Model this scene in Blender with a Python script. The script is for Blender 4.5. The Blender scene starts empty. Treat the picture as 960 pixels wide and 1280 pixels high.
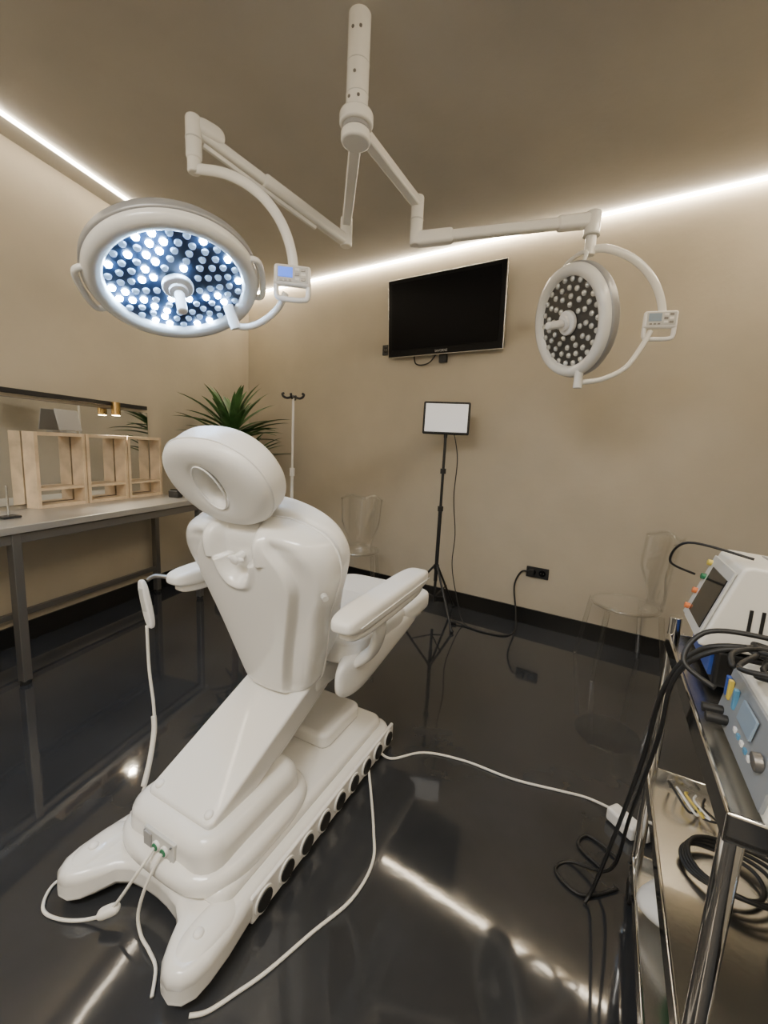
import bpy, bmesh, math, random
from mathutils import Vector, Matrix, Euler
random.seed(7)
SC=bpy.context.scene
COL=SC.collection
# ------------------------------------------------------------------ camera
P=math.radians(8.6); R=math.atan(.05)
cd=bpy.data.cameras.new("camera"); cam=bpy.data.objects.new("camera",cd); COL.objects.link(cam); SC.camera=cam
cd.sensor_fit='VERTICAL'; cd.sensor_height=24; cd.lens=520/1280*24; cd.clip_start=.02
fw=Vector((0,math.cos(P),-math.sin(P))); up=Vector((0,math.sin(P),math.cos(P))); rt=Vector((1,0,0))
ax=rt*math.cos(R)+up*math.sin(R); ay=up*math.cos(R)-rt*math.sin(R)
cam.matrix_world=Matrix(((ax.x,ay.x,-fw.x,0),(ax.y,ay.y,-fw.y,0),(ax.z,ay.z,-fw.z,1.35),(0,0,0,1)))
# ------------------------------------------------------------------ materials
def mat(name,col,rough=.5,metal=0,emis=None,es=0,coat=0,bump=0,bscale=50,var=0,vscale=4,spec=None,rvar=0):
    m=bpy.data.materials.new(name); m.use_nodes=True; nt=m.node_tree; b=nt.nodes['Principled BSDF']
    b.inputs['Base Color'].default_value=(*col,1); b.inputs['Roughness'].default_value=rough; b.inputs['Metallic'].default_value=metal
    if coat: b.inputs['Coat Weight'].default_value=coat; b.inputs['Coat Roughness'].default_value=.04
    if spec is not None: b.inputs['Specular IOR Level'].default_value=spec
    if emis: b.inputs['Emission Color'].default_value=(*emis,1); b.inputs['Emission Strength'].default_value=es
    tc=nt.nodes.new('ShaderNodeTexCoord')
    if bump:
        n=nt.nodes.new('ShaderNodeTexNoise'); n.inputs['Scale'].default_value=bscale; n.inputs['Detail'].default_value=4
        nt.links.new(tc.outputs['Object'],n.inputs['Vector'])
        bp=nt.nodes.new('ShaderNodeBump'); bp.inputs['Strength'].default_value=bump; bp.inputs['Distance'].default_value=.01
        nt.links.new(n.outputs['Fac'],bp.inputs['Height']); nt.links.new(bp.outputs['Normal'],b.inputs['Normal'])
    if var or rvar:
        n=nt.nodes.new('ShaderNodeTexNoise'); n.inputs['Scale'].default_value=vscale; n.inputs['Detail'].default_value=6
        nt.links.new(tc.outputs['Object'],n.inputs['Vector'])
        if var:
            r=nt.nodes.new('ShaderNodeValToRGB'); r.color_ramp.elements[0].position=.3; r.color_ramp.elements[1].position=.7
            r.color_ramp.elements[0].color=(*[c*(1-var) for c in col],1); r.color_ramp.elements[1].color=(*[min(1,c*(1+var)) for c in col],1)
            nt.links.new(n.outputs['Fac'],r.inputs['Fac']); nt.links.new(r.outputs['Color'],b.inputs['Base Color'])
        if rvar:
            mr=nt.nodes.new('ShaderNodeMapRange'); mr.inputs['To Min'].default_value=max(0,rough-rvar); mr.inputs['To Max'].default_value=rough+rvar
            nt.links.new(n.outputs['Fac'],mr.inputs['Value']); nt.links.new(mr.outputs['Result'],b.inputs['Roughness'])
    return m
M={}
M['wall']=mat('wall_plaster',(.495,.442,.345),.62,bump=.12,bscale=25,var=.05,vscale=3)
M['ceil']=mat('ceiling_paint',(.48,.455,.41),.7,bump=.1,bscale=25,var=.06,vscale=2)
M['floor']=mat('epoxy_floor',(.028,.030,.034),.06,bump=.04,bscale=7,var=.18,vscale=3,coat=.4,rvar=.03)
M['base']=mat('black_baseboard',(.008,.008,.008),.3)
M['led']=mat('led_strip_warm',(1,.9,.7),.5,emis=(1,.87,.68),es=58)
M['led_l']=mat('led_strip_dimmed',(1,.9,.7),.5,emis=(1,.87,.68),es=28)
M['wp']=mat('white_plastic',(.84,.83,.81),.28,coat=.2)
M['shell']=mat('chair_shell_plastic',(.82,.81,.78),.24,coat=.4)
M['leather']=mat('white_leather',(.84,.83,.80),.36,bump=.06,bscale=180)
M['enamel']=mat('white_enamel',(.80,.79,.75),.25,coat=.25)
M['grey']=mat('grey_band',(.35,.35,.35),.4,.3)
M['lgrey']=mat('light_grey',(.55,.55,.53),.4)
M['black']=mat('black_rubber',(.012,.012,.012),.5)
M['gloss']=mat('black_gloss',(.006,.006,.007),.12)
M['screen']=mat('tv_screen',(.004,.004,.005),.3,spec=.08)
M['tvblack']=mat('tv_black_frame',(.005,.005,.006),.3,spec=.15)
M['steel']=mat('brushed_steel',(.62,.61,.58),.25,1,bump=.02,bscale=80)
M['chrome']=mat('chrome',(.75,.74,.72),.08,1)
M['dsteel']=mat('dark_steel',(.25,.24,.23),.35,.8)
M['tsteel']=mat('table_brushed_steel',(.58,.57,.55),.32,.75,bump=.03,bscale=60)
M['wood']=mat('pine_wood',(.64,.50,.34),.5,var=.2,vscale=9,bump=.05)
M['leaf']=mat('leaf_green',(.055,.14,.04),.4,var=.4,vscale=8)
M['bark']=mat('bark',(.18,.12,.07),.8,bump=.4,bscale=30)
M['pot']=mat('grey_pot',(.2,.19,.18),.5)
M['brass']=mat('brass',(.75,.5,.2),.25,1)
M['mirror']=mat('mirror_glass',(.85,.86,.85),.01,1)
M['panel']=mat('diffuser_white',(.85,.85,.86),.5,emis=(1,1,1),es=.3)
M['ledpanel']=mat('led_face_dark',(.02,.035,.07),.3)
M['ledpanel2']=mat('led_face_grey',(.05,.048,.045),.35)
M['lit']=mat('led_lit',(1,1,1),.3,emis=(.44,.68,1),es=150)
M['half']=mat('led_half',(.5,.62,.78),.2,emis=(.35,.6,1),es=.6)
M['off']=mat('led_lens',(.75,.75,.72),.12,.4)
M['lcdb']=mat('lcd_blue',(.03,.10,.6),.3,emis=(.04,.18,1),es=1.4)
M['lcdg']=mat('lcd_grey',(.25,.33,.42),.3)
M['green']=mat('green_connector',(.02,.18,.08),.4)
M['orange']=mat('orange_plastic',(.65,.18,.05),.4)
M['yellow']=mat('yellow_plastic',(.65,.5,.08),.4)
M['blue']=mat('blue_plastic',(.03,.08,.35),.4)
M['lblue']=mat('light_blue_plastic',(.1,.28,.45),.4)
M['device']=mat('device_white',(.78,.76,.70),.35)
M['cream']=mat('device_cream',(.76,.74,.67),.4)
M['face']=mat('device_face_grey',(.26,.28,.30),.35)
M['cable']=mat('white_cable',(.74,.72,.66),.45)
M['bag']=mat('plastic_bag',(.6,.62,.62),.15,bump=.6,bscale=14,var=.3,vscale=12)
M['spotglow']=mat('spot_glow',(1,.9,.7),.5,emis=(1,.8,.5),es=45)
m=bpy.data.materials.new('clear_acrylic'); m.use_nodes=True; nt=m.node_tree; nt.nodes.clear()
o=nt.nodes.new('ShaderNodeOutputMaterial'); mx=nt.nodes.new('ShaderNodeMixShader'); tr=nt.nodes.new('ShaderNodeBsdfTransparent'); gl=nt.nodes.new('ShaderNodeBsdfGlossy')
tr.inputs['Color'].default_value=(.96,.96,.955,1); gl.inputs['Roughness'].default_value=.04; gl.inputs['Color'].default_value=(1,1,1,1)
lw=nt.nodes.new('ShaderNodeLayerWeight'); lw.inputs['Blend'].default_value=.5
pw=nt.nodes.new('ShaderNodeMath'); pw.operation='POWER'; pw.inputs[1].default_value=2.4
ml=nt.nodes.new('ShaderNodeMath'); ml.operation='MULTIPLY_ADD'; ml.inputs[1].default_value=.85; ml.inputs[2].default_value=.06
nt.links.new(lw.outputs['Facing'],pw.inputs[0]); nt.links.new(pw.outputs[0],ml.inputs[0]); nt.links.new(ml.outputs[0],mx.inputs[0])
nt.links.new(tr.outputs[0],mx.inputs[1]); nt.links.new(gl.outputs[0],mx.inputs[2]); nt.links.new(mx.outputs[0],o.inputs[0])
M['acrylic']=m
# ------------------------------------------------------------------ helpers
def G(name,loc=(0,0,0),rz=0,parent=None,rot=None):
    e=bpy.data.objects.new(name,None); e.empty_display_size=.1; COL.objects.link(e)
    e.location=loc; e.rotation_euler=rot if rot else (0,0,rz)
    if parent: e.parent=parent
    return e
def add(name,me,mt,par=None,smooth=True):
    ob=bpy.data.objects.new(name,me); COL.objects.link(ob)
    if mt: me.materials.append(M[mt] if isinstance(mt,str) else mt)
    if smooth: 
        for p in me.polygons: p.use_smooth=True
    if par: ob.parent=par
    return ob
def bev(ob,w,seg=3):
    if w>0:
        b=ob.modifiers.new('bevel','BEVEL'); b.width=w; b.segments=seg; b.limit_method='ANGLE'; b.angle_limit=math.radians(35); b.harden_normals=True
    return ob
def box(name,c,d,mt,par=None,b=.004,rot=None,seg=3):
    bm=bmesh.new(); bmesh.ops.create_cube(bm,size=1); bmesh.ops.scale(bm,vec=d,verts=bm.verts)
    me=bpy.data.meshes.new(name); bm.to_mesh(me); bm.free()
    ob=add(name,me,mt,par,smooth=b>0); ob.location=c
    if rot: ob.rotation_euler=rot
    return bev(ob,min(b,min(d)*.49),seg)
def prism(name,pts,z0,z1,mt,par=None,b=.004,seg=3,top_scale=None):
    bm=bmesh.new(); lo=[bm.verts.new((x,y,z0)) for x,y in pts]
    if top_scale:
        cx=sum(p[0] for p in pts)/len(pts); cy=sum(p[1] for p in pts)/len(pts)
        hi=[bm.verts.new((cx+(x-cx)*top_scale[0],cy+(y-cy)*top_scale[1],z1)) for x,y in pts]
    else: hi=[bm.verts.new((x,y,z1)) for x,y in pts]
    n=len(pts); bm.faces.new(lo[::-1]); bm.faces.new(hi)
    for i in range(n): bm.faces.new((lo[i],lo[(i+1)%n],hi[(i+1)%n],hi[i]))
    bmesh.ops.recalc_face_normals(bm,faces=bm.faces)
    me=bpy.data.meshes.new(name); bm.to_mesh(me); bm.free()
    return bev(add(name,me,mt,par,smooth=b>0),b,seg)
def cyl(name,p,q,r,mt,par=None,r2=None,n=28,b=0):
    p=Vector(p);q=Vector(q); d=q-p
    bm=bmesh.new(); bmesh.ops.create_cone(bm,cap_ends=True,segments=n,radius1=r,radius2=r if r2 is None else r2,depth=d.length)
    me=bpy.data.meshes.new(name); bm.to_mesh(me); bm.free()
    ob=add(name,me,mt,par); ob.location=(p+q)/2; ob.rotation_mode='QUATERNION'; ob.rotation_quaternion=d.to_track_quat('Z','Y')
    bev(ob,b if b else min(.002,r*.2),2)
    return ob
def ball(name,c,s,mt,par=None,rot=None):
    bm=bmesh.new(); bmesh.ops.create_uvsphere(bm,u_segments=24,v_segments=14,radius=1); 
    if not hasattr(s,'__len__'): s=(s,s,s)
    bmesh.ops.scale(bm,vec=s,verts=bm.verts)
    me=bpy.data.meshes.new(name); bm.to_mesh(me); bm.free(); ob=add(name,me,mt,par); ob.location=c
    if rot: ob.rotation_euler=rot
    return ob
def spline(pts,k=10,closed=False):
    pts=[Vector(p) for p in pts]; out=[]; n=len(pts)
    rng=range(n) if closed else range(n-1)
    for i in rng:
        g=lambda j: pts[j%n] if closed else pts[max(0,min(n-1,j))]
        a,b,c,d=g(i-1),g(i),g(i+1),g(i+2)
        for s in range(k):
            t=s/k; out.append(.5*((2*b)+(c-a)*t+(2*a-5*b+4*c-d)*t*t+(3*b-a-3*c+d)*t**3))
    if not closed: out.append(pts[-1])
    return out
def tube(name,pts,r,mt,par=None,smooth=True,k=8,seg=10,closed=False,flat=None):
    pp=spline(pts,k,closed) if smooth else [Vector(p) for p in pts]
    bm=bmesh.new(); rings=[]; n=len(pp); prev=None
    for i,p in enumerate(pp):
        if closed: t=(pp[(i+1)%n]-pp[i-1])
        else: t=pp[min(i+1,n-1)]-pp[max(i-1,0)]
        if t.length<1e-9: t=Vector((0,0,1))
        t.normalize()
        if prev is None:
            a=Vector((0,0,1)) if abs(t.z)<.9 else Vector((1,0,0))
            u=t.cross(a).normalized()
        else:
            u=(prev-t*prev.dot(t)).normalized()
        prev=u; v=t.cross(u)
        fa,fb=flat if flat else (1,1)
        rings.append([bm.verts.new(p+u*r*fa*math.cos(2*math.pi*j/seg)+v*r*fb*math.sin(2*math.pi*j/seg)) for j in range(seg)])
    m=n if closed else n-1
    for i in range(m):
        A=rings[i];B=rings[(i+1)%n]
        for j in range(seg): bm.faces.new((A[j],A[(j+1)%seg],B[(j+1)%seg],B[j]))
    if not closed: bm.faces.new(rings[0][::-1]); bm.faces.new(rings[-1])
    bmesh.ops.recalc_face_normals(bm,faces=bm.faces)
    me=bpy.data.meshes.new(name); bm.to_mesh(me); bm.free()
    return add(name,me,mt,par)
def surf(name,fn,nu,nv,mt,par=None,cu=False,cv=False):
    bm=bmesh.new(); g=[[bm.verts.new(fn(i/(nu if cu else nu-1),j/(nv if cv else nv-1))) for j in range(nv)] for i in range(nu)]
    for i in range(nu if cu else nu-1):
        for j in range(nv if cv else nv-1):
            try: bm.faces.new((g[i][j],g[(i+1)%nu][j],g[(i+1)%nu][(j+1)%nv],g[i][(j+1)%nv]))
            except: pass
    bmesh.ops.remove_doubles(bm,verts=bm.verts,dist=1e-5)
    bmesh.ops.recalc_face_normals(bm,faces=bm.faces)
    me=bpy.data.meshes.new(name); bm.to_mesh(me); bm.free(); return add(name,me,mt,par)
def lathe(name,prof,mt,par=None,n=64):
    return surf(name,lambda u,v:(prof[int(round(v*(len(prof)-1)))][0]*math.cos(2*math.pi*u),prof[int(round(v*(len(prof)-1)))][0]*math.sin(2*math.pi*u),prof[int(round(v*(len(prof)-1)))][1]),n,len(prof),mt,par,cu=True)
def interp(tab,x):
    n=len(tab)
    if x<=tab[0][0]: return tab[0][1]
    if x>=tab[-1][0]: return tab[-1][1]
    for i in range(n-1):
        a,va=tab[i]; b,vb=tab[i+1]
        if x<=b:
            h=b-a; t=(x-a)/h
            m0=(vb-tab[i-1][1])/(b-tab[i-1][0]) if i>0 else (vb-va)/h
            m1=(tab[i+2][1]-va)/(tab[i+2][0]-a) if i<n-2 else (vb-va)/h
            return (2*t**3-3*t*t+1)*va+(t**3-2*t*t+t)*h*m0+(-2*t**3+3*t*t)*vb+(t**3-t*t)*h*m1
def sst(a,b,x):
    t=max(0,min(1,(x-a)/(b-a))); return t*t*(3-2*t)
def se(c,e): return math.copysign(abs(c)**e,c)
def pad(name,c,d,mt,par=None,e=.35,rot=None,nu=64,nv=40):
    def f(u,v):
        a=2*math.pi*u; b=math.pi*(v-.5)
        return (d[0]/2*se(math.cos(b),e)*se(math.cos(a),e),d[1]/2*se(math.cos(b),e)*se(math.sin(a),e),d[2]/2*se(math.sin(b),e*1.4))
    ob=surf(name,f,nu,nv,mt,par,cu=True); ob.location=c
    if rot: ob.rotation_euler=rot
    return ob
# ------------------------------------------------------------------ room
Acor=Vector((-1.655,5.02)); Bcor=Vector((2.42,2.474))
Ld=Vector((-.248,-.969)); Rd=Vector((-.53,-.848)); Bd=Vector((.848,-.53))
Acr=Acor+Ld*6.9; Bcr=Bcor+Rd*4.9
CH=3.0
def wall(name,p,q,outn,th=.1):
    pts=[p,q,q+outn*th,p+outn*th]; return prism(name,[(v.x,v.y) for v in pts],0,CH,'wall',b=0)
nB=Vector((.53,.848)); nL=Vector((-.969,.248)); nR=Vector((.848,-.53)); rr=(Bcr-Acr).normalized(); nK=Vector((rr.y,-rr.x))
wall('wall_back',Acor-Bd*.1,Bcor+Bd*.1,nB); wall('wall_left',Acor,Acr,nL); wall('wall_right',Bcor,Bcr,nR); wall('wall_rear',Acr,Bcr,nK)
poly=[tuple(Acor+(nB+nL)*.1),tuple(Bcor+(nB+nR)*.1),tuple(Bcr+(nR+nK)*.1),tuple(Acr+(nL+nK)*.1)]
prism('floor',poly,-.08,0,'floor',b=0); prism('ceiling',poly,CH,CH+.08,'ceil',b=0)
def base(name,p,q,outn):
    i=outn*-.014; pts=[p,q,q+i,p+i]; prism(name,[(v.x,v.y) for v in pts],0,.13,'base',b=0)
base('baseboard_back',Acor,Bcor,nB); base('baseboard_left',Acor,Acr,nL); base('baseboard_right',Bcor,Bcr,nR); base('baseboard_rear',Acr,Bcr,nK)
def strip(name,p,q,outn,off,w=.022,mt='led'):
    a=outn*-off; b=outn*-(off+w); pts=[p+a,q+a,q+b,p+b]; prism(name,[(v.x,v.y) for v in pts],CH-.018,CH-.002,mt,b=0)
strip('led_strip_light',Acor,Bcor-Bd*.02,nB,.012,.016)
strip('led_strip_light',Acor+Ld*.2,Acr+Ld*-.1,nL,.19,.016,'led_l')
strip('led_strip_light',Bcor+Rd*.1,Bcr-Rd*.1,nR,.012,.022)
strip('led_strip_light',Acr+rr*.1,Bcr-rr*.1,nK,.012,.022)
# ------------------------------------------------------------------ chair
ch=G('treatment_chair',(-.64,.94,0),math.radians(-27.2))
half=[(.0,.085),(.05,.083),(.10,.075),(.14,.052),(.162,.01),(.185,-.025),(.21,-.045),(.24,-.050),(.27,-.036),(.288,-.008),(.293,.03),(.291,.09),(.284,.14),(.277,.19),(.275,.3),(.275,1.0),(.268,1.03),(.25,1.055),(.22,1.065)]
out=[(x,y) for x,y in half]+[(-x,y) for x,y in half[::-1][:-1]]
prism('base_skirt',out,.018,.112,'shell',ch,b=.032,seg=6)
def rrect(x0,x1,y0,y1,r,n=6):
    o_=[]
    for cx,cy,a0 in((x1-r,y0+r,-90),(x1-r,y1-r,0),(x0+r,y1-r,90),(x0+r,y0+r,180)):
        for i in range(n+1):
            a=math.radians(a0+90*i/n); o_.append((cx+r*math.cos(a),cy+r*math.sin(a)))
    return o_
prism('base_deck',rrect(-.237,.237,.11,1.04,.05),.09,.145,'shell',ch,b=.028,seg=6)
for s in(-1,1):
    pad('foot_hump',(s*.232,.07,.082),(.11,.22,.085),'shell',ch,e=.8)
    ball('foot_screw',(s*.232,.045,.123),(.014,.014,.009),'wp',ch)
    box('roller_band',(s*.272,.62,.060),(.014,.88,.085),'wp',ch,b=.005)
    for i in range(9):
        y=.225+i*.098
        cyl('roller_rim',(s*.27,y,.058),(s*.284,y,.058),.037,'wp',ch)
        cyl('roller',(s*.27,y,.058),(s*.288,y,.058),.030,'black',ch,b=.004)
prism('pedestal',rrect(-.2,.2,.10,.53,.075),.12,.262,'shell',ch,b=.045,seg=8,top_scale=(.92,.96))
pad('pedestal_fairing',(0,.32,.145),(.47,.50,.11),'shell',ch,e=.55)
prism('rear_block',rrect(-.15,.15,.7,.98,.04),.14,.21,'shell',ch,b=.02)
lift=G('lift_arm',(0,.17,.235),parent=ch,rot=(math.radians(24),0,0))
prism('lift_arm_cover',rrect(-.14,.14,0,.68,.02,3),-.05,.042,'shell',lift,b=.014,seg=5)
prism('lift_arm_lower',[(-.11,.05),(.11,.05),(.105,.62),(-.105,.62)],-.11,-.05,'shell',lift,b=.01)
for s in(-1,1): ball('lift_screw',(s*.11,.03,.042),(.014,.014,.009),'wp',lift)
box('socket_panel',(.0,.103,.200),(.135,.012,.062),'lgrey',ch,b=.003,rot=(math.radians(-4),0,0))
box('socket_switch',(-.045,.096,.202),(.034,.006,.044),'grey',ch,b=.002)
for x in(-.005,.03):
    cyl('socket_ring',(x,.1,.20),(x,.09,.20),.0145,'wp',ch); cyl('socket_green',(x,.1,.20),(x,.087,.20),.011,'green',ch)
for x in(-.06,.055):
    for z in(.178,.222): cyl('panel_screw',(x,.099,z),(x,.094,z),.003,'dsteel',ch)
box('seat_frame',(0,.84,.47),(.30,.42,.10),'shell',ch,b=.03)
pad('seat_cushion',(0,.94,.585),(.54,.52,.12),'leather',ch,e=.3)
pad('leg_cushion',(0,1.31,.575),(.54,.38,.11),'leather',ch,e=.3)
box('leg_board',(0,1.24,.50),(.46,.44,.035),'shell',ch,b=.015)
def sidecover(s):
    def f(u,v):
        a=2*math.pi*v; env=math.sqrt(max(0,1-abs(2*u-1)**6)); h=interp([(0,.10),(.2,.09),(.5,.065),(1,.035)],u)*env; w=interp([(0,.03),(.2,.045),(1,.03)],u)*env
        yy=.63+.75*u; zz=.495+.06*u
        return (s*(.235)+w*se(math.cos(a),.7),yy,zz+h*se(math.sin(a),.7))
    surf('seat_side_cover',f,60,48,'shell',ch,cv=True)
sidecover(1); sidecover(-1)
# backrest
bk=G('backrest',(0,.60,.445),parent=ch,rot=(math.radians(16),0,0)); L=.685
HW=[(0,.115),(.04,.148),(.1,.172),(.3,.215),(.5,.250),(.64,.288),(.76,.318),(.86,.316),(.93,.285),(.975,.225),(1,.15)]
def shell(u,v):
    p=math.sin((v-.5)*math.pi); q=math.sin((u-.5)*math.pi); s=(q+1)/2
    hw=interp(HW,s); x=p*hw
    T=max(0,1-abs(p)**5)**.42*max(0,1-abs(q)**14)**.42
    depth=.105+.025*(1-p*p)
    g=abs(x)
    cr=interp([(0,.08),(.2,.11),(.4,.145),(.6,.185),(.72,.205),(.82,.19),(.92,.145),(1,.12)],s)
    step=.028*sst(cr-.014,cr+.010,g)*(1-.75*sst(cr+.010,cr+.10,g))*sst(0,.1,s)*(1-sst(.9,.98,s))
    d2_=math.hypot(x/.06,(s*L-.575)/.075)
    up_=abs(x)/.085
    dm=min(d2_,up_) if s*L>.575 else d2_
    bowl=.048*(1-sst(.72,1.12,dm))
    rim=-.010*math.exp(-((dm-1.28)/.16)**2)*sst(.66,.72,s)
    y=.055-depth*T+(step+bowl+rim)*min(1,T*1.2)
    return (x,y,s*L)
surf('back_shell',shell,200,200,'shell',bk)
def cush(u,v):
    a=2*math.pi*v; b=math.pi*(u-.5); s=(1+se(math.sin(b),.6))/2
    e=abs(math.cos(b))**.35
    x=interp(HW,min(1,s))*1.0*se(math.cos(a),.55)*e; th=.062+.02*(1-s)
    y=th*se(math.sin(a),.7)*e+.01*(1-s)
    return (x,y+.108,.01+s*(L+.03))
surf('back_cushion',cush,90,120,'leather',bk,cv=True)
pp=[]
for i in range(60): 
    s=.5-.5*math.cos(math.pi*i/59); pp.append(((interp(HW,s)+.001),.058,s*L))
pp=pp+[(-x,y,z) for x,y,z in pp[::-1]]
tube('cushion_piping',pp,.004,'wp',bk,smooth=False,seg=8,closed=True)
cyl('shell_knob',(0,-.0,.575),(0,-.062,.575),.014,'wp',bk); ball('shell_knob_cap',(0,-.064,.575),(.018,.010,.018),'wp',bk)
for s in(-1,1): ball('knob_wing',(s*.02,-.058,.575),(.014,.007,.008),'wp',bk)
cyl('side_knob',(.285,-.005,.47),(.303,-.018,.47),.011,'lgrey',bk)
# headrest
hd=G('headrest',(-.01,.355,1.243),parent=ch,rot=(math.radians(34),0,0))
def hr(u,v):
    a=2*math.pi*u; b=2*math.pi*v
    ca,sa=math.cos(a),math.sin(a)
    ox,oz=.205*se(ca,.85),.155*se(sa,.88)
    if sa<0: ox*=1-.12*abs(sa)
    ix,iz=-.008+.034*ca,.060*sa
    w=(1+se(math.cos(b),.55))/2
    y=.060*se(math.sin(b),.55)
    if math.sin(b)<0: y-=.005*math.sin(w*math.pi)
    return (ix+(ox-ix)*w,y,iz+(oz-iz)*w)
surf('headrest_cushion',hr,160,90,'leather',hd,cu=True,cv=True)
tube('headrest_rim',[(.204*se(math.cos(i/32*2*math.pi),.85)*(1-.12*max(0,-math.sin(i/32*2*math.pi))),-.028,.154*se(math.sin(i/32*2*math.pi),.88)) for i in range(32)],.0035,'wp',hd,closed=True,seg=8,k=4)
tube('hole_rim',[(-.008+.052*math.cos(i/20*2*math.pi),-.062,.078*math.sin(i/20*2*math.pi)) for i in range(20)],.0028,'leather',hd,closed=True,seg=8)
tube('hole_strap',[(-.02,.02,.055),(.0,-.01,.035),(.008,-.02,0),(.004,-.01,-.03),(-.004,.02,-.055)],.008,'leather',hd,flat=(.5,1))
surf('hole_cover',lambda u,v:(-.008+.040*v*math.cos(2*math.pi*u),.045,.066*v*math.sin(2*math.pi*u)),32,4,'lgrey',hd,cu=True)
box('headrest_bracket',(0.01,.03,-.15),(.12,.02,.12),'steel',hd,b=.004)
for s in(-1,1):
    x=s*.375
    pad('armrest_pad',(x,.73,.835),(.105,.62,.07),'leather',ch,e=.42,rot=(math.radians(1.5),0,0))
    pad('armrest_tray',(x,.73,.795),(.085,.56,.05),'shell',ch,e=.5,rot=(math.radians(1.5),0,0))
    tube('armrest_post',[(x,.66,.79),(x,.68,.72),(s*.33,.72,.62),(s*.25,.74,.54)],.035,'shell',ch,flat=(1,.6),seg=16)
    tube('armrest_seam',[(x+s*.053,.46,.826),(x+s*.054,.7,.834),(x+s*.053,1.0,.842)],.002,'wp',ch)
tube('pendant_hook',[(-.39,.44,.83),(-.43,.40,.84),(-.435,.37,.83)],.008,'dsteel',ch)
pad('pendant_remote',(-.435,.365,.74),(.04,.025,.19),'wp',ch,e=.5,rot=(math.radians(6),math.radians(-6),0))
box('pendant_keys',(-.436,.351,.76),(.022,.004,.09),'lgrey',ch,b=.001,rot=(math.radians(6),math.radians(-6),0))
tube('pendant_cord',[(-.43,.36,.66),(-.41,.35,.5),(-.375,.34,.36),(-.35,.32,.26),(-.31,.26,.14),(-.30,.2,.05)],.0055,'cable',ch)
tube('pendant_coil',[(-.37,.335,.33),(-.355,.325,.28),(-.33,.29,.2),(-.31,.25,.13)],.009,'cable',ch)
tube('socket_cord',[(-.005,.088,.20),(-.01,.04,.16),(-.07,.0,.05),(-.13,-.03,.012),(-.2,-.065,.006),(-.27,-.075,.006),(-.32,-.03,.006),(-.31,.03,.01)],.0045,'cable',ch)
pad('inline_plug',(-.075,-.004,.045),(.03,.06,.025),'cable',ch,e=.6,rot=(.3,0,-.9))
tube('socket_cord_b',[(.03,.087,.20),(.015,.05,.13),(.005,.03,.05),(.03,.02,.008),(.08,.01,.006),(.13,-.005,.006),(.175,-.045,.006)],.0045,'cable',ch)
tube('power_cord',[(-.01,1.55,.03),(.005,1.45,.006),(.02,1.296,.005),(.02,1.18,.005),(-.038,1.066,.005),(-.142,.973,.005),(-.24,.883,.005),(-.306,.835,.005),(-.36,.80,.005),(-.40,.79,.006)],.005,'cable')
tube('extension_cord',[(.03,1.66,.03),(.09,1.649,.006),(.235,1.697,.005),(.409,1.659,.005),(.596,1.568,.005),(.778,1.517,.005),(.87,1.49,.005),(.93,1.43,.02)],.005,'cable')
ad=G('power_adapter',(.945,1.36,0),.4)
box('plug_body',(0,0,.03),(.06,.11,.055),'wp',ad,b=.012); box('plug_body_b',(.04,-.05,.025),(.05,.06,.045),'wp',ad,b=.01)
# ------------------------------------------------------------------ surgical light
sl=G('surgical_light')
px,py=-.188,1.875
cyl('pole',(px,py,2.66),(px,py,3.0),.044,'enamel',sl)
cyl('pole_collar',(px,py,2.83),(px,py,2.835),.045,'lgrey',sl); cyl('pole_collar',(px,py,2.72),(px,py,2.725),.045,'lgrey',sl)
for a,z in((4.2,2.93),(4.9,2.93),(4.5,2.78),(4.0,2.70),(4.9,2.70)):
    cyl('pole_screw',(px+.042*math.cos(a),py+.042*math.sin(a),z),(px+.047*math.cos(a),py+.047*math.sin(a),z),.006,'dsteel',sl)
cyl('hub_upper',(px,py,2.615),(px,py,2.665),.068,'enamel',sl,b=.012); cyl('hub_lower',(px,py,2.555),(px,py,2.60),.06,'enamel',sl,b=.012)
cyl('hub_gap',(px,py,2.60),(px,py,2.615),.055,'grey',sl)
def bar(name,p,q,w,h,mt='enamel',b=.01):
    p=Vector(p);q=Vector(q);d=q-p
    ob=box(name,(p+q)/2,(w,h,d.length),mt,sl,b=b); ob.rotation_mode='QUATERNION'
    z=d.normalized(); yv=(Vector((0,0,1))-z*z.z).normalized(); xv=yv.cross(z)
    ob.rotation_quaternion=Matrix((xv,yv,z)).transposed().to_quaternion(); return ob
A=Vector((-.289,2.53,0)); 
bar('arm_a',(px,py,2.58),(A.x,A.y,2.58),.05,.045)
cyl('joint_a',(A.x,A.y,2.46),(A.x,A.y,2.61),.034,'enamel',sl,b=.008)
E=Vector((-.865,1.93,0))
a0=Vector((A.x,A.y,2.49)); e0=Vector((E.x,E.y,2.62)); dd=(e0-a0)
bar('spring_arm_a',a0,a0+dd*.62,.056,.06,b=.018); bar('spring_arm_a_tip',a0+dd*.55,e0,.042,.046,b=.016)
bar('spring_rod_a',a0+dd*.25+Vector((0,0,-.045)),e0+Vector((.03,.02,-.05)),.018,.018,b=.004)
cyl('elbow_a',(E.x,E.y,2.50),(E.x,E.y,2.665),.032,'enamel',sl,b=.012); pad('elbow_a_cap',(E.x+.045,E.y+.045,2.635),(.13,.065,.07),'enamel',sl,e=.6,rot=(0,0,math.radians(46)))
cyl('elbow_a_ring',(E.x,E.y,2.575),(E.x,E.y,2.581),.034,'lgrey',sl)
cyl('elbow_a_lower',(E.x,E.y,2.45),(E.x,E.y,2.53),.027,'enamel',sl,b=.008)
B=Vector((.094,2.346,0))
bar('arm_b',(px,py,2.625),(B.x,B.y,2.60),.05,.045)
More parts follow.
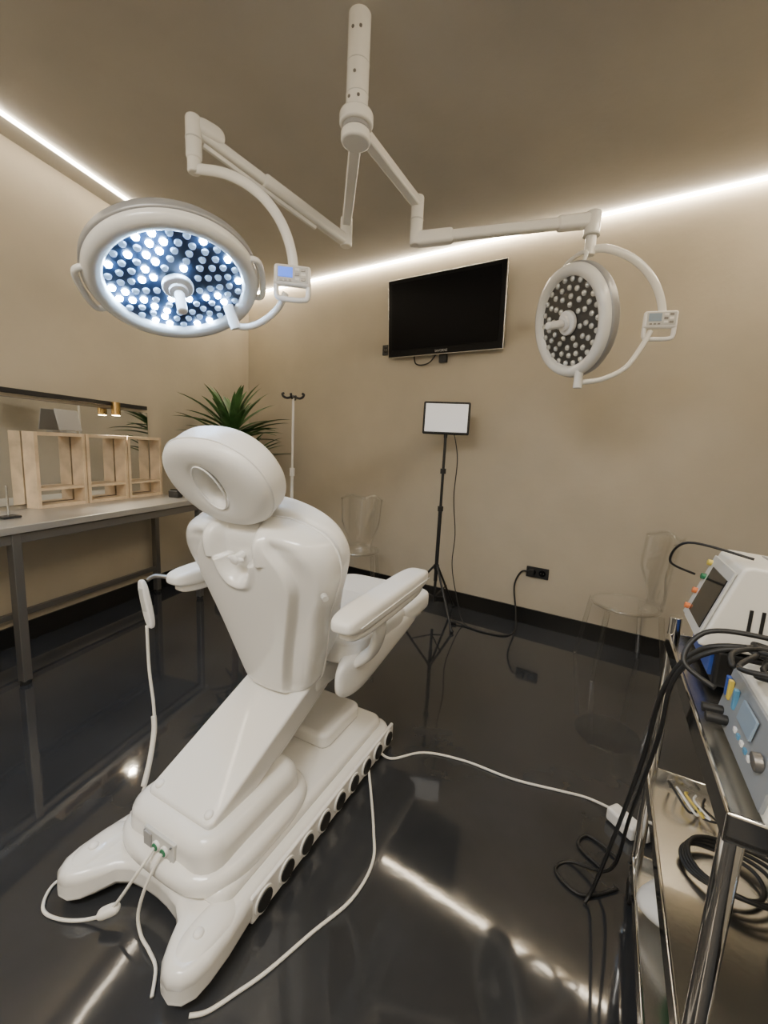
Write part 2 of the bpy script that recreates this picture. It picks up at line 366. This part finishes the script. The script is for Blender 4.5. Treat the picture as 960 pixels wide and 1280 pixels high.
cyl('joint_b',(B.x,B.y,2.40),(B.x,B.y,2.635),.032,'enamel',sl,b=.008); cyl('joint_b_ring',(B.x,B.y,2.52),(B.x,B.y,2.526),.034,'lgrey',sl)
F_=Vector((.966,2.27,0)); b0=Vector((B.x,B.y,2.43)); f0=Vector((F_.x,F_.y,2.525)); dd=f0-b0
bar('spring_arm_b',b0,b0+dd*.22,.062,.07,b=.018); bar('spring_arm_b_mid',b0+dd*.18,f0,.05,.052,b=.016)
bar('spring_arm_b_tip',b0+dd*.8,f0,.062,.068,b=.02)
cyl('elbow_b',(F_.x,F_.y,2.45),(F_.x,F_.y,2.565),.038,'enamel',sl,b=.014); cyl('elbow_b_lower',(F_.x,F_.y,2.36),(F_.x,F_.y,2.47),.026,'enamel',sl,b=.006)
cyl('elbow_b_ring',(F_.x,F_.y,2.45),(F_.x,F_.y,2.456),.040,'lgrey',sl)
def lampbox(name,c,rz,lcd,rx=0):
    g=G(name,c,parent=sl,rot=(rx,0,rz))
    box('box_body',(0,0,.022),(.15,.035,.082),'wp',g,b=.012)
    tube('box_handle',[(-.066,0,0),(-.064,0,-.055),(-.045,0,-.068),(0,0,-.07),(.045,0,-.068),(.064,0,-.055),(.066,0,0)],.011,'wp',g,seg=12)
    box('box_face',(0,-.0175,.024),(.128,.003,.062),'lgrey',g,b=.001)
    box('box_lcd',(-.028,-.0195,.03),(.058,.003,.038),lcd,g,b=.001)
    for i in range(2):
        for j in range(3): box('box_key',(.02+i*.024,-.0195,.043-j*.018),(.018,.004,.011),'dsteel' if (i+j)%2 else 'wp',g,b=.001)
    for i in range(3): box('box_key_low',(-.045+i*.018,-.0195,-.001),(.012,.004,.007),'dsteel',g,b=.001)
def lamphead(name,c,nrm,Rr,lit,pv=None):
    nrm=Vector(nrm).normalized()
    g=G(name,c,parent=sl); g.rotation_mode='QUATERNION'; g.rotation_quaternion=nrm.to_track_quat('-Z','Y')
    prof=[(0,.085),(Rr*.35,.083),(Rr*.6,.075),(Rr*.82,.062),(Rr*.93,.05),(Rr*.985,.03),(Rr,.008),(Rr*.995,-.012),(Rr*.965,-.03),(Rr*.9,-.036),(Rr*.82,-.03),(Rr*.79,-.02),(Rr*.785,-.008),(0,-.008)]
    lathe('head_body',prof,'enamel',g,96)
    lathe('head_band',[(Rr*.92,.057),(Rr*.975,.050),(Rr*1.012,.034),(Rr*1.018,.012),(Rr*1.015,.002),(Rr*.99,.0)],'grey',g,96)
    lathe('face_plate',[(Rr*.787,-.0095),(0,-.0095)],'ledpanel' if lit else 'ledpanel2',g,64)
    bm=bmesh.new(); rings=([8,14,20,26,26] if lit else [7,12,18,22]); r0=.085 if lit else .08
    rr_=[r0+(Rr*.74-r0)*i/(len(rings)-1) for i in range(len(rings))]
    rad=.0135 if lit else .0145
    rnd=random.Random(3)
    for k,(n,rad_) in enumerate(zip(rings,rr_)):
        for i in range(n):
            a=2*math.pi*(i+.5*(k%2))/n
            mt=Matrix.Translation((rad_*math.cos(a),rad_*math.sin(a),-.0135))
            before=set(bm.faces)
            bmesh.ops.create_cone(bm,cap_ends=True,segments=14,radius1=rad*.8,radius2=rad,depth=.008,matrix=mt)
            mi=0
            if lit: mi=1 if rnd.random()<.40 else 0
            for f in set(bm.faces)-before: f.material_index=mi
    me=bpy.data.meshes.new('led_array'); bm.to_mesh(me); bm.free()
    ob=add('led_array',me,'half' if lit else 'off',g); me.materials.append(M['lit'])
    cyl('handle_base',(0,0,-.01),(0,0,-.035),.058,'wp',g,b=.008); cyl('handle_collar',(0,0,-.035),(0,0,-.05),.035,'wp',g)
    cyl('handle_grip',(0,0,-.05),(0,0,-.14),.019,'wp',g,b=.008)
    return g
h1=lamphead('lamp_head_a',(-.86,1.75,1.96),(.30,-.32,-.87),.312,True)
h2=lamphead('lamp_head_b',(.885,2.2,2.02),(-.93,-.25,-.25),.262,False)
hg=G('handle_ring',(0,0,0),math.radians(-28),parent=h1)
for s in(-1,1):
    tube('side_handle',[(s*.28,-.10,-.005),(s*.318,-.09,-.015),(s*.328,0,-.018),(s*.318,.09,-.015),(s*.28,.10,-.005)],.012,'enamel',hg)
tube('side_handle',[(-.08,.235,.03),(-.07,.285,.06),(0,.30,.07),(.07,.285,.06),(.08,.235,.03)],.010,'enamel',h2)
def arc(c,u,v,r,a0,a1,n=14):
    c=Vector(c);u=Vector(u);v=Vector(v); return [c+u*r*math.cos(a0+(a1-a0)*i/n)+v*r*math.sin(a0+(a1-a0)*i/n) for i in range(n+1)]
tube('yoke_a',[(E.x,E.y,2.47)]+arc((-.84,1.92,2.05),(1,-.1,0),(0,0,1),.41,math.radians(86),math.radians(4)),.015,'enamel',sl,k=3,seg=14,flat=(1,1.4))
lampbox('control_box_a',(-.43,1.86,2.02),math.radians(9),'lcdb')
tube('fork_a',[(-.46,1.87,1.98),(-.50,1.89,1.92),(-.58,1.92,1.87),(-.66,1.93,1.85),(-.72,1.93,1.87)],.014,'enamel',sl,seg=12)
cyl('pivot_a',(-.69,1.925,1.84),(-.72,1.91,1.93),.022,'enamel',sl)
tube('yoke_b',[(F_.x,F_.y,2.39)]+arc((.98,2.25,2.03),(1,-.12,0),(0,0,1),.36,math.radians(84),math.radians(3)),.014,'enamel',sl,k=3,seg=14,flat=(1,1.4))
lampbox('control_box_b',(1.325,2.2,2.03),math.radians(-15),'lcdg')
tube('fork_b',[(1.29,2.21,2.0),(1.25,2.2,1.92),(1.17,2.18,1.81),(1.06,2.17,1.75),(.96,2.17,1.73)],.013,'enamel',sl,seg=12)
cyl('pivot_b',(.94,2.17,1.70),(.94,2.17,1.79),.021,'enamel',sl)
# ------------------------------------------------------------------ TV on back wall
W0=Vector((.875,3.44))
def wpt(t,z,off=0): v=W0+Bd*t-nB*off; return (v.x,v.y,z)
rzB=math.atan2(Bd.y,Bd.x)
tv=G('wall_television',wpt(-.50,2.475,.09),rot=(math.radians(5),0,rzB))
box('tv_body',(0,.02,0),(1.03,.045,.62),'tvblack',tv,b=.01)
box('tv_bezel',(0,-.003,0),(1.045,.02,.635),'steel',tv,b=.004)
box('tv_front',(0,-.014,0),(1.032,.006,.622),'tvblack',tv,b=.002)
box('tv_screen',(0,-.018,.012),(.96,.004,.54),'screen',tv,b=0)
box('tv_mount',(0,.05,0),(.3,.04,.25),'dsteel',tv)
tube('tv_cable',[(-.28,.03,-.3),(-.26,.02,-.37),(-.2,.02,-.39),(-.12,.02,-.37),(-.06,.03,-.3)],.006,'black',tv)
box('tv_bracket_tab',(.0,.03,-.34),(.07,.03,.08),'black',tv)
fc=bpy.data.curves.new('tv_label','FONT'); fc.body='SAVORNE'; fc.size=.026; fc.align_x='CENTER'; fc.extrude=.0005
fo=bpy.data.objects.new('tv_label',fc); COL.objects.link(fo); fc.materials.append(M['lgrey']); fo.parent=tv; fo.location=(0,-.019,-.297); fo.rotation_euler=(math.pi/2,0,0)
def outlet(name,t,z,w,h):
    g=G(name,wpt(t,z,.0),rzB); box('plate',(0,-.008,0),(w,.014,h),'black',g,b=.003)
    k=2 if w>.12 else 1
    for i in range(k):
        x=(i-(k-1)/2)*.075; cyl('socket_well',(x,-.015,0),(x,-.0165,0),.026,'gloss',g); cyl('socket_pin',(x-.01,-.0165,0),(x-.01,-.018,0),.003,'dsteel',g); cyl('socket_pin',(x+.01,-.0165,0),(x+.01,-.018,0),.003,'dsteel',g)
    return g
o1=outlet('wall_outlet',.436,.44,.17,.085); outlet('wall_outlet',-1.70,.46,.085,.085); outlet('wall_outlet',-1.09,2.25,.075,.09)
box('charger',(-.04,-.035,0),(.04,.04,.05),'black',o1)
# ------------------------------------------------------------------ video light on tripod
vl=G('led_video_light',(.45,3.30,0),rzB)
cyl('tripod_column',(0,0,.12),(0,0,1.48),.011,'black',vl); cyl('tripod_sleeve',(0,0,.30),(0,0,.9),.015,'black',vl)
for z in(.9,1.2,.42): cyl('tripod_collar',(0,0,z-.02),(0,0,z+.02),.022,'black',vl)
for i in range(3):
    a=math.radians(80+120*i); c,s=math.cos(a),math.sin(a); q=.30 if i==0 else .34
    cyl('tripod_leg',(c*.015,s*.015,.43),(c*q,s*q,.012),.009,'black',vl); cyl('tripod_brace',(c*.01,s*.01,.17),(c*.17,s*.17,.225),.005,'black',vl)
    ball('tripod_foot',(c*q,s*q,.014),(.016,.016,.014),'black',vl)
cyl('light_neck',(0,0,1.46),(0,0,1.52),.014,'black',vl)
pn=G('light_panel',(0,-.01,1.61),parent=vl,rot=(math.radians(-4),math.radians(0),math.radians(22)))
box('panel_body',(0,.012,0),(.36,.03,.25),'black',pn,b=.012); box('panel_diffuser',(0,-.006,0),(.325,.008,.215),'panel',pn,b=.004)
tube('light_cord',[(.06,.02,1.5),(.1,.03,1.3),(.09,.04,1.0),(.12,.05,.7),(.11,.06,.45),(.17,.04,.22),(.25,.0,.04),(.32,-.04,.006)],.004,'black',vl)
tube('floor_cord',[(.60,3.17,.02),(.68,3.11,.006),(.80,3.02,.006),(.95,2.97,.006),(1.05,3.05,.006),(1.10,3.20,.10),(1.09,3.27,.30),(1.13,3.25,.43),(1.19,3.2,.44)],.0065,'black')
cyl('cord_switch_body',(.57,3.16,.014),(.62,3.15,.014),.014,'black')
# ------------------------------------------------------------------ IV pole
iv=G('iv_pole',(-.81,3.6,0))
cyl('lower_tube',(0,0,.06),(0,0,1.12),.014,'enamel',iv); cyl('upper_tube',(0,0,1.1),(0,0,1.75),.010,'enamel',iv); cyl('clamp_knob',(0,0,1.08),(0,0,1.15),.022,'wp',iv)
for i in range(5):
    a=2*math.pi*i/5; cyl('base_leg',(0,0,.07),(.22*math.cos(a),.22*math.sin(a),.055),.012,'enamel',iv); ball('base_caster',(.22*math.cos(a),.22*math.sin(a),.026),(.022,.022,.026),'black',iv)
for i in range(2):
    s=(-1)**i; tube('hook',[(0,0,1.75),(s*.05,0,1.735),(s*.08,-.01,1.745),(s*.09,-.01,1.765),(s*.075,-.01,1.775)],.010,'black',iv)
    tube('hook_b',[(0,0,1.75),(0,s*.05,1.73),(0,s*.08,1.74),(0,s*.09,1.765)],.010,'black',iv)
# ------------------------------------------------------------------ ghost chairs
def ghost(loc,rz):
    g=G('clear_acrylic_chair',loc,rz)
    lathe('seat',[(0,.462),(.17,.462),(.185,.458),(.19,.45),(.185,.442),(.17,.44),(0,.44)],'acrylic',g,48)
    tube('seat_rim',[(.19*math.cos(i/16*2*math.pi),.19*math.sin(i/16*2*math.pi),.45) for i in range(16)],.010,'acrylic',g,closed=True,k=3)
    for sx in(-1,1):
        for sy in(-1,1):
            cyl('leg',(sx*.15,sy*.15,.44),(sx*.19,sy*.2,0),.017,'acrylic',g,r2=.013)
    def bkf(u,v):
        a=math.radians(-62+124*u) ; top=.92-.03*math.cos(a*2.9)**2
        z=.46+(top-.46)*v; r=.18+.03*v
        w=.55+.45*sst(.0,.6,v)
        return (r*math.sin(a*w),.02+r*math.cos(a*w)+.03*v,z)
    b=surf('backrest',bkf,24,16,'acrylic',g); so=b.modifiers.new('solid','SOLIDIFY'); so.thickness=.01
    tube('back_rim',[bkf(i/16,1) for i in range(17)],.010,'acrylic',g,k=2)
    tube('back_edge',[bkf(0,i/8) for i in range(9)],.008,'acrylic',g,k=2); tube('back_edge',[bkf(1,i/8) for i in range(9)],.008,'acrylic',g,k=2)
ghost((-.22,3.62,0),math.radians(-5)); ghost((1.56,2.54,0),math.radians(-100))
# ------------------------------------------------------------------ side table along left wall
rzL=math.atan2(.969,.248)
T0=Vector((-1.87,2.04))
tb=G('console_table',(T0.x,T0.y,0),rzL)
box('table_top',(.0,.25,.85),(2.95,.51,.04),'tsteel',tb,b=.004)
for x in(-1.4,0.03,1.42):
    for y in(.03,.47): box('table_leg',(x,y,.425),(.045,.045,.81),'dsteel',tb,b=.003); cyl('leg_foot',(x,y,0),(x,y,.025),.025,'black',tb)
box('table_rail',(.0,.03,.80),(2.85,.03,.05),'dsteel',tb,b=.002); box('table_rail_back',(.0,.47,.80),(2.85,.03,.05),'dsteel',tb,b=.002)
box('table_rail_low',(.0,.47,.22),(2.85,.03,.035),'dsteel',tb,b=.002)
wf=G('wooden_shelf_frame',(T0.x,T0.y,.87),rzL)
for i,x in enumerate((.60,.94,1.28)):
    w=.31
    for dx in(-w/2,w/2): box('frame_post',(x+dx,.458,.24),(.022,.10,.48),'wood',wf,b=.002)
    for z in(.011,.469): box('frame_board',(x,.458,z),(w-.02,.10,.022),'wood',wf,b=.002)
    box('frame_shelf',(x,.458,.12),(w-.02,.09,.015),'wood',wf,b=.002)
tablet=G('grey_display_card',(T0.x,T0.y,0),rzL); box('card_board',(.69,.45,1.435),(.17,.008,.14),'grey',tablet,b=.002,rot=(-.25,0,.1)); box('card_foot',(.69,.455,1.358),(.07,.06,.012),'grey',tablet)
sb=G('small_black_box',(T0.x,T0.y,0),rzL); box('body',(1.36,.2,.90),(.07,.09,.06),'black',sb,b=.01); box('lid',(1.36,.2,.934),(.05,.06,.008),'gloss',sb,b=.003)
ps=G('small_display_stand',(T0.x,T0.y,0),rzL); box('stand_base',(.16,.25,.877),(.09,.07,.012),'black',ps); cyl('stand_stem',(.16,.25,.88),(.16,.25,1.05),.006,'steel',ps)
mi=G('wall_mirror',(T0.x,T0.y,0),rzL); box('mirror_backing',(.3,.523,1.22),(2.25,.008,.66),'dsteel',mi,b=0); box('mirror_glass',(.3,.517,1.22),(2.24,.006,.65),'mirror',mi,b=0)
rl=G('spotlight_rail',(T0.x,T0.y,0),rzL)
box('rail',(.3,.505,1.585),(2.2,.025,.03),'black',rl,b=.003)
cyl('rail_bracket',(1.06,.505,1.585),(1.06,.45,1.585),.01,'black',rl)
cyl('spot_body',(1.06,.45,1.595),(1.06,.45,1.50),.03,'brass',rl); cyl('spot_lens',(1.06,.45,1.502),(1.06,.45,1.497),.026,'spotglow',rl)
sp=bpy.data.lights.new('rail_spot','SPOT'); sp.energy=28; sp.color=(1,.88,.68); sp.spot_size=math.radians(125); sp.spot_blend=.7; sp.shadow_soft_size=.025
so=bpy.data.objects.new('rail_spot',sp); COL.objects.link(so); so.parent=rl; so.location=(1.06,.45,1.485)
# ------------------------------------------------------------------ plant
pl=G('potted_yucca',(-1.49,4.05,0))
lathe('pot',[(0,0),(.13,0),(.15,.02),(.18,.34),(.175,.36),(.16,.35),(.155,.32),(0,.32)],'pot',pl,40)
tube('trunk',[(0,0,.3),(.02,.01,.7),(0,0,1.36)],.03,'bark',pl); tube('trunk_b',[(.05,.03,.3),(.08,.05,.6),(.12,.0,1.1)],.025,'bark',pl)
bm=bmesh.new()
def leaf(org,az,el,ln,w):
    prev=None; pos=Vector(org); e=el; n=9
    for i in range(n+1):
        t=i/n; ww=w*math.sin(math.pi*min(1,.12+t*.88))**.7*(1-t*.15); 
        dirv=Vector((math.cos(az)*math.cos(e),math.sin(az)*math.cos(e),math.sin(e))); side=Vector((-math.sin(az),math.cos(az),0)); nrm=side.cross(dirv)
        a=bm.verts.new(pos-side*ww+nrm*-ww*.35); b=bm.verts.new(pos); c=bm.verts.new(pos+side*ww+nrm*-ww*.35)
        if prev:
            bm.faces.new((prev[0],prev[1],b,a)); bm.faces.new((prev[1],prev[2],c,b))
        prev=(a,b,c); pos=pos+dirv*ln/n; e-=.04+.05*t
def lim(org,az,ln,el):
    hx=org[0]+pl.location.x; hy=org[1]+pl.location.y; c=math.cos(el*.7)
    for _ in range(12):
        ex=hx+math.cos(az)*ln*c; ey=hy+math.sin(az)*ln*c
        dl=(ex-Acor.x)*nL.x+(ey-Acor.y)*nL.y; db=(ex-Acor.x)*nB.x+(ey-Acor.y)*nB.y
        if dl<-.03 and db<-.03: break
        ln*=.85
    return ln
for k in range(56):
    az=k*2.399+random.random()*.3; el=random.uniform(.25,1.5); o_=(0,0,1.31+random.random()*.12); leaf(o_,az,el,lim(o_,az,random.uniform(.45,.6),el),.036)
for k in range(26):
    az=k*2.399; el=random.uniform(.2,1.3); o_=(.12,.0,1.08+random.random()*.08); leaf(o_,az,el,lim(o_,az,random.uniform(.35,.5),el),.03)
me=bpy.data.meshes.new('leaves'); bm.to_mesh(me); bm.free(); add('leaves',me,'leaf',pl)
# ------------------------------------------------------------------ equipment cart
ct=G('steel_equipment_cart',(.49,.506,0),math.radians(-28))
CL,CW=.70,.44
for x in(.015,CW-.015):
    for y in(.015,CL-.015):
        cyl('cart_leg',(x,y,.09),(x,y,.845 if y<.1 else .93),.015,'chrome',ct); cyl('caster_stem',(x,y,.06),(x,y,.1),.012,'dsteel',ct); cyl('caster_wheel',(x-.012,y,.035),(x+.012,y,.035),.035,'black',ct)
def tray(z,name):
    box(name,(CW/2,CL/2,z-.006),(CW,CL,.012),'steel',ct,b=.003)
    for (c,d) in(((0.004,CL/2,z+.008),(.008,CL,.045)),((CW-.004,CL/2,z+.008),(.008,CL,.045)),((CW/2,.004,z+.008),(CW,.008,.045)),((CW/2,CL-.004,z+.008),(CW,.008,.045))): box(name+'_lip',c,d,'chrome',ct,b=.003)
tray(.85,'top_tray'); tray(.43,'middle_shelf'); tray(.13,'bottom_shelf')
d1=G('touchscreen_therapy_unit',(.49,.506,0),math.radians(-28))
box('stack_body',(.22,.56,.905),(.32,.24,.085),'black',d1,b=.008); box('stack_blue',(.058,.56,.905),(.01,.20,.05),'blue',d1,b=.002)
def xz(name,pts,y0,y1,mt,par,b=.006):
    bm=bmesh.new(); lo=[bm.verts.new((x,y0,z)) for x,z in pts]; hi=[bm.verts.new((x,y1,z)) for x,z in pts]; n=len(pts)
    bm.faces.new(lo); bm.faces.new(hi[::-1])
    for i in range(n): bm.faces.new((lo[i],hi[i],hi[(i+1)%n],lo[(i+1)%n]))
    bmesh.ops.recalc_face_normals(bm,faces=bm.faces); me=bpy.data.meshes.new(name); bm.to_mesh(me); bm.free(); return bev(add(name,me,mt,par),b,3)
xz('unit_body',[(.02,.955),(.40,.955),(.40,1.125),(.09,1.145),(.075,1.14)],.425,.635,'device',d1,b=.008)
sx,sz=.0475,1.0475; ang=math.atan2(.055,.185)
box('unit_bezel',(sx-.004,.53,sz),(.006,.19,.165),'lgrey',d1,b=.002,rot=(0,ang,0)); box('unit_screen',(sx-.008,.512,sz),(.003,.135,.12),'gloss',d1,b=.0,rot=(0,ang,0))
for i in range(12): box('vent_slot',(.10+i*.02,.424,1.03),(.006,.003,.05),'black',d1,b=0)
for i in range(16): box('top_rib',(.15+i*.015,.53,1.141),(.005,.15,.004),'grey',d1,b=0)
for k,(c,y,z) in enumerate((('yellow',.615,1.105),('orange',.608,1.03),('green',.605,1.07),('orange',.598,.99))):
    xx=.02+(z-.955)*.30; cyl('unit_connector',(xx+.01,y,z),(xx-.016,y,z+.004),.0075,c,d1)
tube('unit_lead',[(.03,.63,1.07),(-.03,.60,1.10),(-.01,.53,1.165),(.10,.47,1.155)],.003,'black',d1)
d2=G('electrotherapy_console',(.49,.506,0),math.radians(-28))
xz('console_body',[(.045,.865),(.40,.865),(.40,.985),(.065,.985)],.02,.31,'cream',d2,b=.006)
box('console_face',(.052,.165,.925),(.006,.27,.10),'face',d2,b=.001,rot=(0,math.atan2(.02,.12),0))
for j,(c,y) in enumerate((('blue',.285),('yellow',.268),('lblue',.232))): box('jack_block',(.049,y,.94),(.008,.011,.038),c,d2,b=.002)
box('console_display',(.0475,.155,.945),(.004,.07,.035),'lcdg',d2,b=.001,rot=(0,math.atan2(.02,.12),0))
for j in range(5): box('console_key',(.0455,.19-j*.02,.905),(.006,.010,.008),'lblue' if j%2 else 'wp',d2,b=.001)
cyl('console_dial',(.05,.075,.925),(.038,.075,.923),.014,'dsteel',d2)
for y in(.27,.235): cyl('jack_plug',(.045,y,.895),(.012,y,.893),.009,'black',d2)
for p in((.08,.06),(.08,.27),(.35,.06),(.35,.27)): cyl('console_foot',(p[0],p[1],.85),(p[0],p[1],.868),.012,'black',d2)
cg=G('black_cable_bundle',(.49,.506,0),math.radians(-28))
for k in range(11):
    pts=[]; x0=random.uniform(.1,.3); y0=random.uniform(.18,.27)
    for i in range(9):
        a=i*.9+k; pts.append((x0+.075*math.cos(a)+random.uniform(-.03,.03),y0+.06*math.sin(a)+random.uniform(-.02,.02)+.01,.998+random.random()*.02+.002*k))
    tube('cable_loop',pts,.0045,'black',cg,seg=8,k=6)
tube('cable_drop',[(.12,.36,1.0),(.02,.37,.97),(-.03,.40,.85),(-.035,.5,.6),(-.06,.58,.3),(-.09,.62,.06),(-.11,.60,.006)],.0055,'black',cg)
tube('cable_drop_b',[(.2,.34,1.01),(.05,.34,.99),(-.02,.36,.9),(-.02,.44,.7),(-.03,.60,.35),(-.05,.68,.08),(-.16,.72,.006),(-.2,.66,.006),(-.12,.62,.006),(-.02,.7,.006)],.005,'black',cg)
tube('cable_plug',[(-.02,.82,.01),(-.11,.86,.006),(-.14,.8,.006),(-.07,.75,.006)],.005,'black',cg)
tube('cable_arc',[(.03,.28,.93),(-.02,.31,.96),(.02,.34,1.02),(.14,.33,1.03),(.3,.3,1.02)],.005,'black',cg)
fp=G('foot_pedal',(.49,.506,0),math.radians(-28))
pad('pedal_base',(.26,.20,.455),(.17,.22,.045),'black',fp,e=.4); pad('pedal_top',(.26,.21,.49),(.12,.16,.035),'gloss',fp,e=.5,rot=(.12,0,0))
cc=G('coiled_black_cable',(.49,.506,0),math.radians(-28))
for k in range(4): tube('coil',[(.13+(.075+.008*k)*math.cos(a)+.012*k,.42+(.06+.006*k)*math.sin(a),.445+.006*k+.004*math.sin(3*a)) for a in [i*math.pi/6 for i in range(12)]],.0045,'black',cc,closed=True,k=3,seg=8)
bx=G('supply_box',(.49,.506,0),math.radians(-28)); box('box_carton',(.34,.59,.495),(.14,.12,.12),'grey',bx,b=.004); box('box_label',(.269,.59,.50),(.002,.08,.06),'wp',bx,b=0); 
cr=G('yellow_connector_leads',(.49,.506,0),math.radians(-28))
for k in range(5): tube('lead',[(.06+.02*k,.66,.44),(.05+.02*k,.62,.48-.01*k),(.09+.015*k,.57,.45),(.12,.61-.01*k,.445)],.003,'yellow' if k==2 else ('wp' if k%2 else 'black'),cr,seg=8)
bg=G('plastic_supply_bags',(.49,.506,0),math.radians(-28))
for k,(x,y,c) in enumerate(((.12,.14,'bag'),(.27,.2,'bag'),(.16,.36,'green'),(.3,.42,'bag'),(.1,.52,'wp'))): pad('bag',(x,y,.17+.01*k),(.17,.2,.07),c,bg,e=.7,rot=(.1*k,.12,k))
# ------------------------------------------------------------------ lights
al=bpy.data.lights.new('added_fill_light','AREA'); al.shape='RECTANGLE'; al.size=1.2; al.size_y=.6; al.energy=75; al.color=(1,.97,.92)  # unseen area fill, added behind the camera to brighten room and chair
ao=bpy.data.objects.new('added_fill_light',al); COL.objects.link(ao); ao.location=(-1.1,-.5,2.95)
w=bpy.data.worlds.new('world'); SC.world=w; w.use_nodes=True; w.node_tree.nodes['Background'].inputs[0].default_value=(.5,.5,.5,1); w.node_tree.nodes['Background'].inputs[1].default_value=.05
